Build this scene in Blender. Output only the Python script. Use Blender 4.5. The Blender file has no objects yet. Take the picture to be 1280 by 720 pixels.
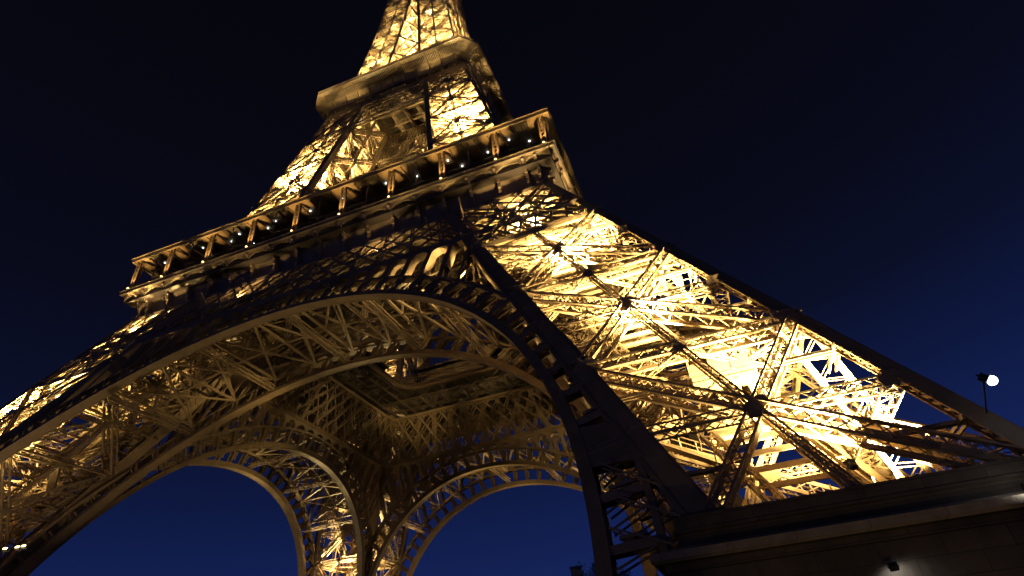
import bpy, math, random
from math import sin, cos, pi, radians, sqrt, atan2
from mathutils import Vector, Matrix
random.seed(7)
S = bpy.context.scene
COL = S.collection

# ------------------------------------------------------------------ camera
cam_d = bpy.data.cameras.new('camera'); cam = bpy.data.objects.new('camera', cam_d); COL.objects.link(cam)
S.camera = cam
yaw, pitch, roll = radians(-17.146), radians(35.745), radians(-6.027)
fwd = Vector((sin(yaw)*cos(pitch), cos(yaw)*cos(pitch), sin(pitch)))
r0 = Vector((cos(yaw), -sin(yaw), 0)); u0 = r0.cross(fwd)
rx = cos(roll)*r0 + sin(roll)*u0; ux = -sin(roll)*r0 + cos(roll)*u0
M = Matrix((rx, ux, -fwd)).transposed().to_4x4(); M.translation = Vector((42.902, -83.96, 1.61))
cam.matrix_world = M
cam_d.sensor_width = 36; cam_d.lens = 724.01/1280*36
cam_d.clip_start = .1; cam_d.clip_end = 6000

# ------------------------------------------------------------------ world: dusk sky
W = bpy.data.worlds.new('World'); S.world = W; W.use_nodes = True
nt = W.node_tree; nt.nodes.clear()
def N(t, nt_, **k):
    n = nt_.nodes.new(t)
    for a, b in k.items(): setattr(n, a, b)
    return n
wo = N('ShaderNodeOutputWorld', nt); bg = N('ShaderNodeBackground', nt); bg.inputs[1].default_value = 1.0
tc = N('ShaderNodeTexCoord', nt)
dot = N('ShaderNodeVectorMath', nt, operation='DOT_PRODUCT'); dot.inputs[1].default_value = (-.08, .02, 1.0)
rp = N('ShaderNodeValToRGB', nt)
rp.color_ramp.elements[0].position = 0.0; rp.color_ramp.elements[0].color = (.0105, .025, .125, 1)
rp.color_ramp.elements[1].position = 1.0; rp.color_ramp.elements[1].color = (.0016, .0015, .0032, 1)
for p, c in ((.20, (.0072, .0165, .092, 1)), (.34, (.0045, .0095, .050, 1)), (.46, (.0034, .0052, .021, 1)), (.60, (.0027, .0032, .0105, 1)), (.80, (.0024, .0023, .0058, 1))):
    e = rp.color_ramp.elements.new(p); e.color = c
nt.links.new(tc.outputs['Generated'], dot.inputs[0]); nt.links.new(dot.outputs['Value'], rp.inputs[0])
nt.links.new(rp.outputs[0], bg.inputs[0]); nt.links.new(bg.outputs[0], wo.inputs[0])

# ------------------------------------------------------------------ exposure
S.view_settings.view_transform = 'Standard'; S.view_settings.look = 'None'
S.view_settings.exposure = 0; S.view_settings.gamma = 1; S.view_settings.use_curve_mapping = False
S.cycles.use_denoising = True; S.cycles.denoiser = 'OPENIMAGEDENOISE'; S.cycles.denoising_prefilter = 'ACCURATE'; S.cycles.use_adaptive_sampling = False
S.cycles.max_bounces = 2; S.cycles.diffuse_bounces = 1; S.cycles.glossy_bounces = 1
S.cycles.transparent_max_bounces = 6; S.cycles.use_light_tree = True
S.cycles.sample_clamp_indirect = 4.0

# ------------------------------------------------------------------ materials
def mat(name, col, rough=.6, var=.25, scale=.8, bump=.0, streak=False, metal=0.0, emit=None, es=0):
    m = bpy.data.materials.new(name); m.use_nodes = True; t = m.node_tree
    b = t.nodes['Principled BSDF']; b.inputs['Roughness'].default_value = rough; b.inputs['Metallic'].default_value = metal
    tcn = N('ShaderNodeTexCoord', t); mp = N('ShaderNodeMapping', t)
    mp.inputs['Scale'].default_value = (1, 1, .25) if streak else (1, 1, 1)
    nz = N('ShaderNodeTexNoise', t); nz.inputs['Scale'].default_value = scale; nz.inputs['Detail'].default_value = 6; nz.inputs['Roughness'].default_value = .65
    r = N('ShaderNodeValToRGB', t)
    r.color_ramp.elements[0].position = .3; r.color_ramp.elements[1].position = .7
    r.color_ramp.elements[0].color = tuple(c*(1-var) for c in col)+(1,)
    r.color_ramp.elements[1].color = tuple(min(1, c*(1+var)) for c in col)+(1,)
    t.links.new(tcn.outputs['Object'], mp.inputs[0]); t.links.new(mp.outputs[0], nz.inputs['Vector'])
    t.links.new(nz.outputs['Fac'], r.inputs[0]); t.links.new(r.outputs[0], b.inputs['Base Color'])
    if bump:
        bp = N('ShaderNodeBump', t); bp.inputs['Strength'].default_value = bump; bp.inputs['Distance'].default_value = .05
        n2 = N('ShaderNodeTexNoise', t); n2.inputs['Scale'].default_value = scale*6; n2.inputs['Detail'].default_value = 5
        t.links.new(tcn.outputs['Object'], n2.inputs['Vector']); t.links.new(n2.outputs['Fac'], bp.inputs['Height']); t.links.new(bp.outputs[0], b.inputs['Normal'])
    if emit:
        m.cycles.emission_sampling = 'NONE'
        b.inputs['Emission Color'].default_value = emit+(1,); b.inputs['Emission Strength'].default_value = es
    return m
IRON = mat('brown_iron_paint', (.30, .205, .115), .55, .22, .7)
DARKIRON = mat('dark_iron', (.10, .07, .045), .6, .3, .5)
PANEL = mat('painted_panel', (.34, .24, .14), .5, .35, .45, streak=True)
DECK = mat('deck_plate', (.09, .065, .045), .7, .3, .3)
GLASS = mat('dark_glass', (.02, .018, .016), .15, .2, .3)
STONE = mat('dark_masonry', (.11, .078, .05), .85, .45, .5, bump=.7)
LIT_STONE = mat('lit_ledge_stone', (.32, .24, .15), .8, .3, 1.2, bump=.5)  # paler than the wall: the ledge's light is put into its colour
PAVE = mat('paving', (.12, .11, .10), .85, .3, .25, bump=.3)
BARK = mat('bark', (.08, .06, .04), .9, .3, 3, bump=.5)
LEAF = mat('leaves', (.045, .075, .025), .6, .5, .8)
PLASTER = mat('pale_plaster', (.30, .27, .22), .8, .15, .2)
ZINC = mat('zinc_roof', (.10, .11, .12), .5, .2, .3)
HOUSING = mat('lamp_housing', (.03, .03, .03), .5, .2, 2)
WARM = mat('warm_lens', (.9, .7, .3), .4, .02, 1, emit=(1, .72, .32), es=14)
AMBER = mat('amber_lens', (.9, .7, .3), .4, .02, 1, emit=(1, .62, .22), es=6)
WHITE = mat('white_lens', (.9, .9, .9), .4, .02, 1, emit=(.86, .92, 1), es=12)
CEILW = mat('ceiling_lens', (.9, .9, .9), .4, .02, 1, emit=(.8, .9, 1), es=9)

def add_joints(m, bw, rh):
    t = m.node_tree; b = t.nodes['Principled BSDF']; old = b.inputs['Base Color'].links[0].from_socket
    tcn = N('ShaderNodeTexCoord', t); sp = N('ShaderNodeSeparateXYZ', t); ad = N('ShaderNodeMath', t, operation='ADD'); cb = N('ShaderNodeCombineXYZ', t)
    t.links.new(tcn.outputs['Object'], sp.inputs[0]); t.links.new(sp.outputs[0], ad.inputs[0]); t.links.new(sp.outputs[1], ad.inputs[1])
    t.links.new(ad.outputs[0], cb.inputs[0]); t.links.new(sp.outputs[2], cb.inputs[1])
    br = N('ShaderNodeTexBrick', t); br.inputs['Scale'].default_value = 1; br.inputs['Brick Width'].default_value = bw; br.inputs['Row Height'].default_value = rh
    br.inputs['Mortar Size'].default_value = .018; br.inputs['Color1'].default_value = (1, 1, 1, 1); br.inputs['Color2'].default_value = (.72, .72, .72, 1); br.inputs['Mortar'].default_value = (.45, .45, .45, 1)
    mx = N('ShaderNodeMix', t, data_type='RGBA', blend_type='MULTIPLY'); mx.inputs[0].default_value = 1
    t.links.new(cb.outputs[0], br.inputs['Vector']); t.links.new(old, mx.inputs[6]); t.links.new(br.outputs['Color'], mx.inputs[7]); t.links.new(mx.outputs[2], b.inputs['Base Color'])
add_joints(STONE, 1.9, .62); add_joints(LIT_STONE, 2.3, 5.0)

# ------------------------------------------------------------------ mesh builder
class MB:
    def __init__(s): s.v = []; s.f = []
    def hexa(s, P, ends=True):
        n = len(s.v); s.v.extend(P)
        s.f += [(n, n+1, n+5, n+4), (n+1, n+2, n+6, n+5), (n+2, n+3, n+7, n+6), (n+3, n, n+4, n+7)]
        if ends: s.f += [(n+3, n+2, n+1, n), (n+4, n+5, n+6, n+7)]
    def bar(s, p, q, a, b, nrm=(0, 0, 1), ends=True):
        """box from p to q: a wide across, b thick along nrm"""
        p = Vector(p); q = Vector(q); d = q-p
        if d.length < 1e-4: return
        d.normalize(); n = Vector(nrm); n = n - d*n.dot(d)
        if n.length < 1e-3:
            n = Vector((1, 0, 0)) if abs(d.x) < .9 else Vector((0, 1, 0)); n = n - d*n.dot(d)
        n.normalize(); u = d.cross(n)*(a/2); n = n*(b/2)
        s.hexa([p-u-n, p+u-n, p+u+n, p-u+n, q-u-n, q+u-n, q+u+n, q-u+n], ends)
    def box(s, x0, x1, y0, y1, z0, z1):
        s.hexa([(x0, y0, z0), (x1, y0, z0), (x1, y1, z0), (x0, y1, z0), (x0, y0, z1), (x1, y0, z1), (x1, y1, z1), (x0, y1, z1)])
    def quad(s, a, b, c, d):
        n = len(s.v); s.v.extend([tuple(a), tuple(b), tuple(c), tuple(d)]); s.f.append((n, n+1, n+2, n+3))
    def truss(s, p, q, w, d, nrm, ch=.14, lc=.07, pitch=.9, sides=True, fill=True, back=1.0, deep=None):
        """laced box girder: four corner bars and flat lacing; w in plane, d along nrm"""
        p = Vector(p); q = Vector(q); ax = q-p; L = ax.length; ax.normalize()
        n = Vector(nrm); n = n - ax*n.dot(ax); n.normalize(); u = ax.cross(n)
        C = [(u*(w/2*i)+n*(d/2*j)) for i, j in ((-1, -1), (1, -1), (1, 1), (-1, 1))]
        for i, c in enumerate(C): s.bar(p+c, q+c, ch*(back if i > 1 else 1), deep or ch, n, False)
        k = max(1, int(round(L/pitch)))
        for i in range(k):
            a = p+ax*(L*i/k); b = p+ax*(L*(i+1)/k)
            for (m, o, nn) in ((0, 1, n), (3, 2, n)):
                s.bar(a+C[m], b+C[o], lc, .03, nn, False)
                if fill: s.bar(a+C[o], b+C[m], lc, .03, nn, False)
            if sides:
                for (m, o) in ((0, 3), (1, 2)):
                    if i % 2: m, o = o, m
                    s.bar(a+C[m], b+C[o], lc, .03, u, False)
    def plate(s, P, nrm, t):
        """convex polygon plate P with thickness t along nrm"""
        n = Vector(nrm).normalized()*t/2; k = len(P); m = len(s.v)
        s.v.extend([Vector(p)-n for p in P]); s.v.extend([Vector(p)+n for p in P])
        s.f.append(tuple(range(m+k-1, m-1, -1))); s.f.append(tuple(range(m+k, m+2*k)))
        for i in range(k):
            j = (i+1) % k; s.f.append((m+i, m+j, m+k+j, m+k+i))
    def sphere(s, c, r, n=10, h=6, sz=1):
        m = len(s.v)
        for i in range(h+1):
            th = pi*i/h
            for j in range(n):
                s.v.append((c[0]+r*sin(th)*cos(2*pi*j/n), c[1]+r*sin(th)*sin(2*pi*j/n), c[2]+r*sz*cos(th)))
        for i in range(h):
            for j in range(n):
                s.f.append((m+i*n+j, m+(i+1)*n+j, m+(i+1)*n+(j+1) % n, m+i*n+(j+1) % n))
    def tube(s, p, q, r1, r2, n=8):
        p = Vector(p); q = Vector(q); d = (q-p).normalized()
        a = d.orthogonal().normalized(); b = d.cross(a); m = len(s.v)
        for c, r in ((p, r1), (q, r2)):
            for j in range(n): s.v.append(c+a*(r*cos(2*pi*j/n))+b*(r*sin(2*pi*j/n)))
        for j in range(n): s.f.append((m+j, m+(j+1) % n, m+n+(j+1) % n, m+n+j))
        s.f.append(tuple(range(m+n-1, m-1, -1))); s.f.append(tuple(range(m+n, m+2*n)))
    def mesh(s, name, m):
        me = bpy.data.meshes.new(name); me.from_pydata([tuple(v) for v in s.v], [], s.f); me.materials.append(m); me.update(); return me

def put(name, me, parent=None, rz=0, loc=None):
    o = bpy.data.objects.new(name, me); COL.objects.link(o)
    if parent is not None: o.parent = parent
    o.rotation_euler = (0, 0, rz)
    if loc is not None: o.location = loc
    return o
def tag(o, label, cat, group=None):
    o['label'] = label; o['category'] = cat
    if group: o['group'] = group
    return o
def copy_tree(o, parent=None):
    c = o.copy(); COL.objects.link(c)
    if parent is not None: c.parent = parent
    for ch in list(o.children): copy_tree(ch, c)
    return c

# ------------------------------------------------------------------ ground
g = MB(); g.quad((-2500, -2500, 0), (2500, -2500, 0), (2500, 2500, 0), (-2500, 2500, 0))
put('ground', g.mesh('ground', PAVE))['kind'] = 'structure'

# ------------------------------------------------------------------ the tower
def O1(z): return 59.45-27.45/57*z
def I1(z): return 44.83-27.26/57*z
def O2(z): return 29.2+(17.2-29.2)*(z-62)/50
def I2(z): return 15.2+(7.3-15.2)*(z-62)/50
def lerp(z, T):
    for (a, fa), (b, fb) in zip(T, T[1:]):
        if z <= b: return fa+(fb-fa)*(z-a)/(b-a)
    return T[-1][1]
def O3(z): return lerp(z, [(112, 15.9), (118, 15.2), (130, 13.6), (150, 11.0), (180, 8.3), (220, 5.9), (276, 4.2)])
def I3(z): return lerp(z, [(112, 5.9), (118, 5.4), (130, 4.0), (150, 2.2), (165, 1.0), (180, .7), (276, .5)])

tower = bpy.data.objects.new('lattice_tower', None); COL.objects.link(tower)
tag(tower, 'huge riveted iron lattice tower glowing gold in the night, seen from beneath its arches', 'tower')

def corner_fn(Of, If, kx, ky):
    return lambda z: Vector(((Of if kx else If)(z), -(Of if ky else If)(z), z))
FACES = [((0, 1), (1, 1), (0, 1, 0)), ((1, 1), (1, 0), (-1, 0, 0)), ((1, 0), (0, 0), (0, -1, 0)), ((0, 0), (0, 1), (1, 0, 0))]

def gusset(mb, c, ax, nrm, r, t=.12):
    """rounded star-shaped joint plate"""
    n = Vector(nrm).normalized(); a = Vector(ax); a = (a-n*a.dot(n)).normalized(); b = n.cross(a)
    P = [c+a*(r*x)+b*(r*y) for x, y in ((.62, -.45), (.38, -.95), (-.38, -.95), (-.62, -.45), (-.62, .45), (-.38, .95), (.38, .95), (.62, .45))]
    mb.plate(P, n, t)
    mb.plate([c+a*(r*x)+b*(r*y)-n*.02 for x, y in ((.95, -.2), (-.95, -.2), (-.95, .2), (.95, .2))], n, t)

def make_leg(Of, If, z0, z1, levels, cw0, cd, tw, td, ch, lc, pitch, name, center_h=True):
    """one leg of the tower, built for the near right corner, root mesh = four corner rafters"""
    cb = MB()
    for kx, ky in ((0, 1), (1, 1), (1, 0), (0, 0)):
        cw = cw0*(.52 if kx and ky else 1)
        f = corner_fn(Of, If, kx, ky)
        sx = 1 if kx else -1; sy = -1 if ky else 1     # outward signs
        zs = [z0]+[z for z in levels if z0 < z < z1]+[z1]
        for za, zb in zip(zs, zs[1:]):
            a = f(za); b = f(zb)
            ox = Vector((-sx*cw/2, 0, 0)); oy = Vector((0, -sy*cw/2, 0))
            # hollow box rafter: two broad outer webs, laced inner sides
            cb.bar(a+ox, b+ox, cw, .10, (0, 1, 0)); cb.bar(a+oy, b+oy, cw, .10, (1, 0, 0))
            ia = a+Vector((-sx*cw, 0, 0)); ib = b+Vector((-sx*cw, 0, 0)); ja = a+Vector((0, -sy*cw, 0)); jb = b+Vector((0, -sy*cw, 0))
            ka = a+Vector((-sx*cw, -sy*cw, 0)); kb = b+Vector((-sx*cw, -sy*cw, 0))
            for p, q, m_n in ((ia, ib, (0, 1, 0)), (ja, jb, (1, 0, 0)), (ka, kb, (0, 1, 0))): cb.bar(p, q, cw*.33, .12, m_n, False)
            n = max(1, int((b-a).length/(cw*.8)))
            for i in range(n):
                t0 = i/n; t1 = (i+1)/n
                for (p, q, r, s_, nn) in ((ia, ib, ka, kb, (1, 0, 0)), (ja, jb, ka, kb, (0, 1, 0))):
                    A = p.lerp(q, t0); B = r.lerp(s_, t1); C_ = p.lerp(q, t1); D = r.lerp(s_, t0)
                    cb.bar(A, B, .12, .05, nn, False); cb.bar(D, C_, .12, .05, nn, False)
                    # rivet-like cover plates along the flanges
                    cb.bar(p.lerp(q, t0), p.lerp(q, t0+.25/n), cw*.2, .15, nn)
    leg = put(name, cb.mesh(name, IRON), tower); cw = cw0*.8
    for (ka, kb, inn) in FACES:
        A = corner_fn(Of, If, *ka); B = corner_fn(Of, If, *kb); n = Vector(inn)
        Mid = lambda z: (A(z)+B(z))/2
        for k in range(len(levels)-1):
            za, zb = levels[k], levels[k+1]; zc = (za+zb)/2
            off = n*(td/2+.06)
            xb = MB()
            a0, b0, a1, b1 = A(za), B(za), A(zb), B(zb); c = Mid(zc)
            e = (b0-a0).normalized()*cw*.5
            for p in (a0+e, b0-e, a1+e, b1-e):
                xb.truss(p+off, c+off, tw, td, n, ch, lc, pitch, back=2.1, deep=.30 if tw > .7 else None)
            if tw > .5:
                up = (a1-a0).normalized()
                gusset(xb, c+n*.0, up, n, tw*1.0)
                gusset(xb, c+n*td, up, n, tw*.8)
                for p, s_ in ((a1, 1), (b1, -1)):
                    hx = (b0-a0).normalized()*s_
                    gusset(xb, p+hx*cw*1.05+n*.02, up, n, tw*(1.25 if tw > .7 and z0 < 50 else 1.05))
                    gusset(xb, A(zc)+(b0-a0).normalized()*cw*.9+n*.02 if s_ > 0 else B(zc)-(b0-a0).normalized()*cw*.9+n*.02, up, n, tw*.75)
                gusset(xb, Mid(zb)+n*.02, up, n, tw*.62)
            put('cross_brace', xb.mesh('cross_brace', IRON), leg)
            hb = MB()
            hb.truss(a1+e+off, b1-e+off, tw*.8, td, n, ch, lc, pitch, back=2.1, deep=.30 if tw > .7 else None)
            if center_h:
                hb.truss(A(zc)+e+off, c+off, tw*.7, td*.8, n, ch*.8, lc, pitch)
                hb.truss(B(zc)-e+off, c+off, tw*.7, td*.8, n, ch*.8, lc, pitch)
            put('horizontal_strut', hb.mesh('horizontal_strut', IRON), leg)
            mb = MB(); mb.truss(Mid(za)+n*(td*.3), Mid(zb)+n*(td*.3), tw*.45, td*.45, n, ch*.8, lc*.8, pitch*.7)
            if tw > .5:   # secondary thin bracing in the quarter fields
                for s0, s1 in ((A, 1), (B, -1)):
                    for (z_a, z_b) in ((za, zc), (zc, zb)):
                        q1 = s0((z_a+z_b)/2); q2 = Mid((z_a+z_b)/2)
                        mb.bar(q1+n*.5, q1.lerp(q2, .5)+n*.5, .16, .1, n); mb.bar(q1+n*.9, q1.lerp(q2, .5)+n*.9, .16, .1, n)
            put('median_strut', mb.mesh('median_strut', IRON), leg)
    # horizontal diaphragms with cross bracing
    for z in levels[1:-1] if z0 < 100 else levels[2:-1:2]:
        db = MB(); a, b, c, d = [corner_fn(Of, If, *k)(z) for k in ((0, 1), (1, 1), (1, 0), (0, 0))]
        m = (a+c)/2
        for p in (a, b, c, d): db.truss(p, m, tw*.7, td*.7, (0, 0, 1), ch*.8, lc, pitch*1.2)
        ms = [(a+b)/2, (b+c)/2, (c+d)/2, (d+a)/2]
        for i in range(4): db.truss(ms[i], ms[(i+1) % 4], tw*.5, td*.6, (0, 0, 1), ch*.8, lc, pitch*1.2)
        put('diaphragm', db.mesh('diaphragm', IRON), leg)
    return leg

LV1 = [7.2, 18.97, 30.46, 41.5, 53.6]
leg = make_leg(O1, I1, 6.7, 56.5, LV1, 1.35, 1.0, .72, 1.4, .115, .065, .75, 'leg')
# lift track with closely set ties, inclined along the leg's axis
def axis(z, fx=.5, fy=.5, Of=O1, If=I1):
    return Vector((If(z)+(Of(z)-If(z))*fx, -(If(z)+(Of(z)-If(z))*fy), z))
def lift_track(name, Of, If, z0, z1, w, parent):
    t = MB()
    for fx in (.36, .64):
        p = axis(z0, fx, .56, Of, If); q = axis(z1, fx, .56, Of, If)
        t.truss(p, q, w*.28, w*.42, (0, -1, 0), .14, .08, .8)
        t.bar(p+Vector((0, 0, .5)), q+Vector((0, 0, .5)), .3, .12, (0, 0, 1))
    n = int((z1-z0)/1.1)
    for i in range(n):
        z = z0+(z1-z0)*i/n
        a = axis(z, .36, .56, Of, If); b = axis(z, .64, .56, Of, If)
        t.bar(a, b, .22, .3, (0, 0, 1))
    o = put(name, t.mesh(name, IRON), parent)
    return o
lift_track('lift_track', O1, I1, 7, 56, 2.4, leg)
# lift shaft side panels (slatted enclosure) and zigzag staircase
sb = MB()
for k in range(10):
    za = 8+4.6*k; zb = za+4.6
    f0, f1 = (.16, .46) if k % 2 == 0 else (.46, .16)
    a = axis(za, f0, .2); b = axis(zb, f1, .2)
    n = (b-a).cross(Vector((0, 1, 0)))
    sb.bar(a, b, 1.3, .16, n); 
    for s_ in (-.65, .65):
        o = Vector((0, s_, 0)); sb.bar(a+o+Vector((0, 0, 1)), b+o+Vector((0, 0, 1)), .07, .07, n)
        for j in range(7): 
            p = a.lerp(b, j/6)+o; sb.bar(p, p+Vector((0, 0, 1)), .05, .05, (0, 1, 0))
    c = axis(zb, f1, .2); sb.box(c.x-1.4, c.x+1.4, c.y-1.1, c.y+1.1, zb-.1, zb+.06)
put('staircase', sb.mesh('staircase', IRON), leg)
for fx, s_ in ((.32, -1), (.68, 1)):
    for k0 in (3, 15, 24):
        eb = MB()
        for k in range(k0, k0+4):
            z = 9+k*1.364; p = axis(z, fx, .5); q = axis(z, fx, .64)
            eb.bar(p, q, 1.1, .06, (s_, 0, .1))
        put('shaft_panel', eb.mesh('shaft_panel', PANEL), leg)
# lift cabin standing low in the leg
cbm = MB(); c = axis(14.5, .5, .5)
def cabin(mb, c, w, d, h):
    mb.box(c.x-w, c.x+w, c.y-d, c.y+d, c.z, c.z+.25); mb.box(c.x-w, c.x+w, c.y-d, c.y+d, c.z+h, c.z+h+.3)
    for i in (-1, 1):
        for j in (-1, -.33, .33, 1):
            mb.box(c.x+i*w-.07, c.x+i*w+.07, c.y+j*d-.07, c.y+j*d+.07, c.z+.26, c.z+h-.01)
            mb.box(c.x+j*w-.07, c.x+j*w+.07, c.y+i*d-.08, c.y+i*d+.08, c.z+.26, c.z+h-.01)
    for i in (-1, 1): mb.box(c.x-w+.1, c.x+w-.1, c.y+i*(d-.05)-.02, c.y+i*(d-.05)+.02, c.z+.3, c.z+1.2)
cabin(cbm, c, 2.0, 2.2, 2.8); cabin(cbm, c+Vector((0, 0, 3.2)), 2.0, 2.2, 2.6)
put('lift_cabin', cbm.mesh('lift_cabin', PANEL), leg)
# machine-room slab inside the leg at first joint level
for z, s_ in ((9.2, 1.0), (20.2, .55), (31.6, .5), (43.0, .5)):
    mbm = MB(); c = axis(z, .5, .28); w = 4.6*s_
    mbm.box(c.x-w, c.x+w, c.y-1.2, c.y+1.2, z, z+.15)
    for i in range(9): mbm.box(c.x-w+i*w/4-.05, c.x-w+i*w/4+.05, c.y-1.25, c.y-1.2, z+.1, z+1.2)
    put('service_walkway', mbm.mesh('service_walkway', IRON), leg)

LV2 = [60, 70.5, 81, 91.5, 102.5, 113]
upleg = make_leg(O2, I2, 57.5, 114.5, LV2, .85, .8, .75, .8, .15, .085, .95, 'upper_leg')
lift_track('lift_track', O2, I2, 60, 112, 1.6, upleg)
LV3 = [118, 127, 136, 145, 154, 163, 172, 184, 198, 214, 232, 252, 274]
toleg = make_leg(O3, I3, 114.6, 276, LV3, .55, .5, .46, .5, .13, .075, 1.0, 'shaft_leg', center_h=True)
LEGS = {'low': [leg], 'up': [upleg], 'top': [toleg]}
for key in LEGS:
    for q in (1, 2, 3):
        c = copy_tree(LEGS[key][0], tower); c.rotation_euler = (0, 0, q*pi/2); LEGS[key].append(c)

# ---------- the arches, one on the outer and one on the inner plane of each side (built for the near side)
ZC, R0, R1 = 4.25, 37.0, 40.2
def arch_xyz(Pf, r, t, dy=0):
    x = r*cos(t); z = ZC+r*sin(t); return Vector((x, -Pf(z)+dy, z))
def make_arch(Pf, If_, dy, outer):
    a = MB(); n = 96
    ts = [pi*i/n for i in range(n+1)]
    thick = .32
    def strip(mb, r, h, b0, b1):
        m = len(mb.v)
        for t in ts: mb.v += [arch_xyz(Pf, r, t, b0), arch_xyz(Pf, r, t, b1), arch_xyz(Pf, r+h, t, b1), arch_xyz(Pf, r+h, t, b0)]
        for i in range(n):
            o = m+4*i
            for k in range(4): mb.f.append((o+k, o+(k+1) % 4, o+4+(k+1) % 4, o+4+k))
    strip(a, R0, thick, 0, dy); strip(a, R1-.35, .35, 0, dy)
    for b in (-.06, dy+.06): strip(a, R0-.06, .72, b-.06, b+.06)
    for i in []:
        t0, t1 = ts[i], ts[i+1]
        # soffit box and outer ring box
        for r, h, b0, b1 in ((R0, thick, 0, dy), (R1-.35, .35, 0, dy)):
            P = [arch_xyz(Pf, r, t0, b0), arch_xyz(Pf, r, t1, b0), arch_xyz(Pf, r, t1, b1), arch_xyz(Pf, r, t0, b1)]
            Q = [arch_xyz(Pf, r+h, t0, b0), arch_xyz(Pf, r+h, t1, b0), arch_xyz(Pf, r+h, t1, b1), arch_xyz(Pf, r+h, t0, b1)]
            a.hexa(P+Q, i in (0, n-1))
            pass; a.f += [(len(a.v)-5, len(a.v)-6, len(a.v)-7, len(a.v)-8), (len(a.v)-4, len(a.v)-3, len(a.v)-2, len(a.v)-1)] if 0 < i < n-1 else []
    # front and back rims
    for b in ():
        for i in range(n):
            t0, t1 = ts[i], ts[i+1]
            P = [arch_xyz(Pf, R0-.08, t0, b-.06), arch_xyz(Pf, R0-.08, t1, b-.06), arch_xyz(Pf, R0-.08, t1, b+.06), arch_xyz(Pf, R0-.08, t0, b+.06)]
            Q = [arch_xyz(Pf, R0+.9, t0, b-.06), arch_xyz(Pf, R0+.9, t1, b-.06), arch_xyz(Pf, R0+.9, t1, b+.06), arch_xyz(Pf, R0+.9, t0, b+.06)]
            a.hexa(P+Q, False)
    # vertical feet down to the ground
    for sx in (-1, 1):
        x0, x1 = R0, R0+.9
        for f, g_ in ((x0, x1),):
            y = -Pf(ZC); a.hexa([(sx*f, y-.12+dy+.2, 0), (sx*g_, y-.12+dy+.2, 0), (sx*g_, y, 0), (sx*f, y, 0), (sx*f, y-.12+dy+.2, ZC+.01), (sx*g_, y-.12+dy+.2, ZC+.01), (sx*g_, y, ZC+.01), (sx*f, y, ZC+.01)])
    s = a; k = 45
    for i in range(1, k):
        t = pi*i/k
        if t < .12 or t > pi-.12: pass
        for b in (.08, dy-.08):
            s.bar(arch_xyz(Pf, R0+.5, t, b), arch_xyz(Pf, R1-.3, t, b), .42, .14, (0, 1, 0))
            t2 = t+pi/k
            s.bar(arch_xyz(Pf, R0+1.2, t+.012, b), arch_xyz(Pf, R1-.7, t+.012, b), .16, .3, (0, 1, 0))
        s.bar(arch_xyz(Pf, R0+.6, t, .1), arch_xyz(Pf, R1-.4, t, dy-.1), .2, .08, (1, 0, 0))
        s.bar(arch_xyz(Pf, R1-.4, t, .1), arch_xyz(Pf, R0+.6, t, dy-.1), .2, .08, (1, 0, 0))
    root = put('arch', a.mesh('arch', IRON), tower)
    # arcade of round-headed openings between ring and lower chord
    ar = MB(); ZT = 45.2; bay = 2.6
    for i in range(-10, 11):
        xc = i*bay
        for xs in (xc,):
            zr = ZC+sqrt(max(0, R1*R1-xs*xs))
            xe = abs(xc)+bay/2
            if xe > If_(ZT)+3.2: continue
            zlow = ZC+sqrt(R1*R1-min(abs(xc)+bay/2, R1)**2)
            rr = bay/2-.28
            zs = ZT-.35-rr                      # springing of the little arch
            if zs+rr < zr+.35: 
                continue
            for b in (0, dy):
                pts = []
                m = 10
                for j in range(m+1):
                    th = pi*j/m; pts.append((xc+rr*cos(th), zs+rr*sin(th)))
                for (x0, z0), (x1, z1) in zip(pts, pts[1:]):
                    zr0 = ZC+sqrt(R1*R1-x0*x0); zr1 = ZC+sqrt(R1*R1-x1*x1)
                    z0c = max(z0, zr0-.1); z1c = max(z1, zr1-.1)
                    ar.plate([(x0, -Pf(z0c)+b, z0c), (x0, -Pf(ZT)+b, ZT), (x1, -Pf(ZT)+b, ZT), (x1, -Pf(z1c)+b, z1c)], (0, 1, 0), .1)
                for sx in (-1, 1):
                    xa = xc+sx*rr; xb_ = xc+sx*bay/2; za = ZC+sqrt(R1*R1-xa*xa)-.1; zb = ZC+sqrt(R1*R1-xb_*xb_)-.1
                    ar.plate([(xa, -Pf(za)+b, za), (xa, -Pf(ZT)+b, ZT), (xb_, -Pf(ZT)+b, ZT), (xb_, -Pf(zb)+b, zb)], (0, 1, 0), .1)
            m = 10; prev = None
            for j in range(-3, m+4):                 # the lining of the opening, front to back
                if j < 0: p = (xc+rr, zs+j*1.3)
                elif j > m: p = (xc-rr, zs-(j-m)*1.3)
                else: p = (xc+rr*cos(pi*j/m), zs+rr*sin(pi*j/m))
                zlim = ZC+sqrt(R1*R1-p[0]*p[0])-.05
                p = (p[0], max(p[1], zlim))
                if prev and prev != p:
                    ar.quad((prev[0], -Pf(prev[1])+.05, prev[1]), (p[0], -Pf(p[1])+.05, p[1]), (p[0], -Pf(p[1])+dy-.05, p[1]), (prev[0], -Pf(prev[1])+dy-.05, prev[1]))
                prev = p
    put('arcade', ar.mesh('arcade', IRON), root)
    # lattice girder between lower and upper chords
    gb = MB(); z0, z1 = ZT+.25, 53.4
    X = (If_(z0) if outer else I1(z0)-0) 
    X = O1(47) if outer else I1(47)+.4
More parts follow.
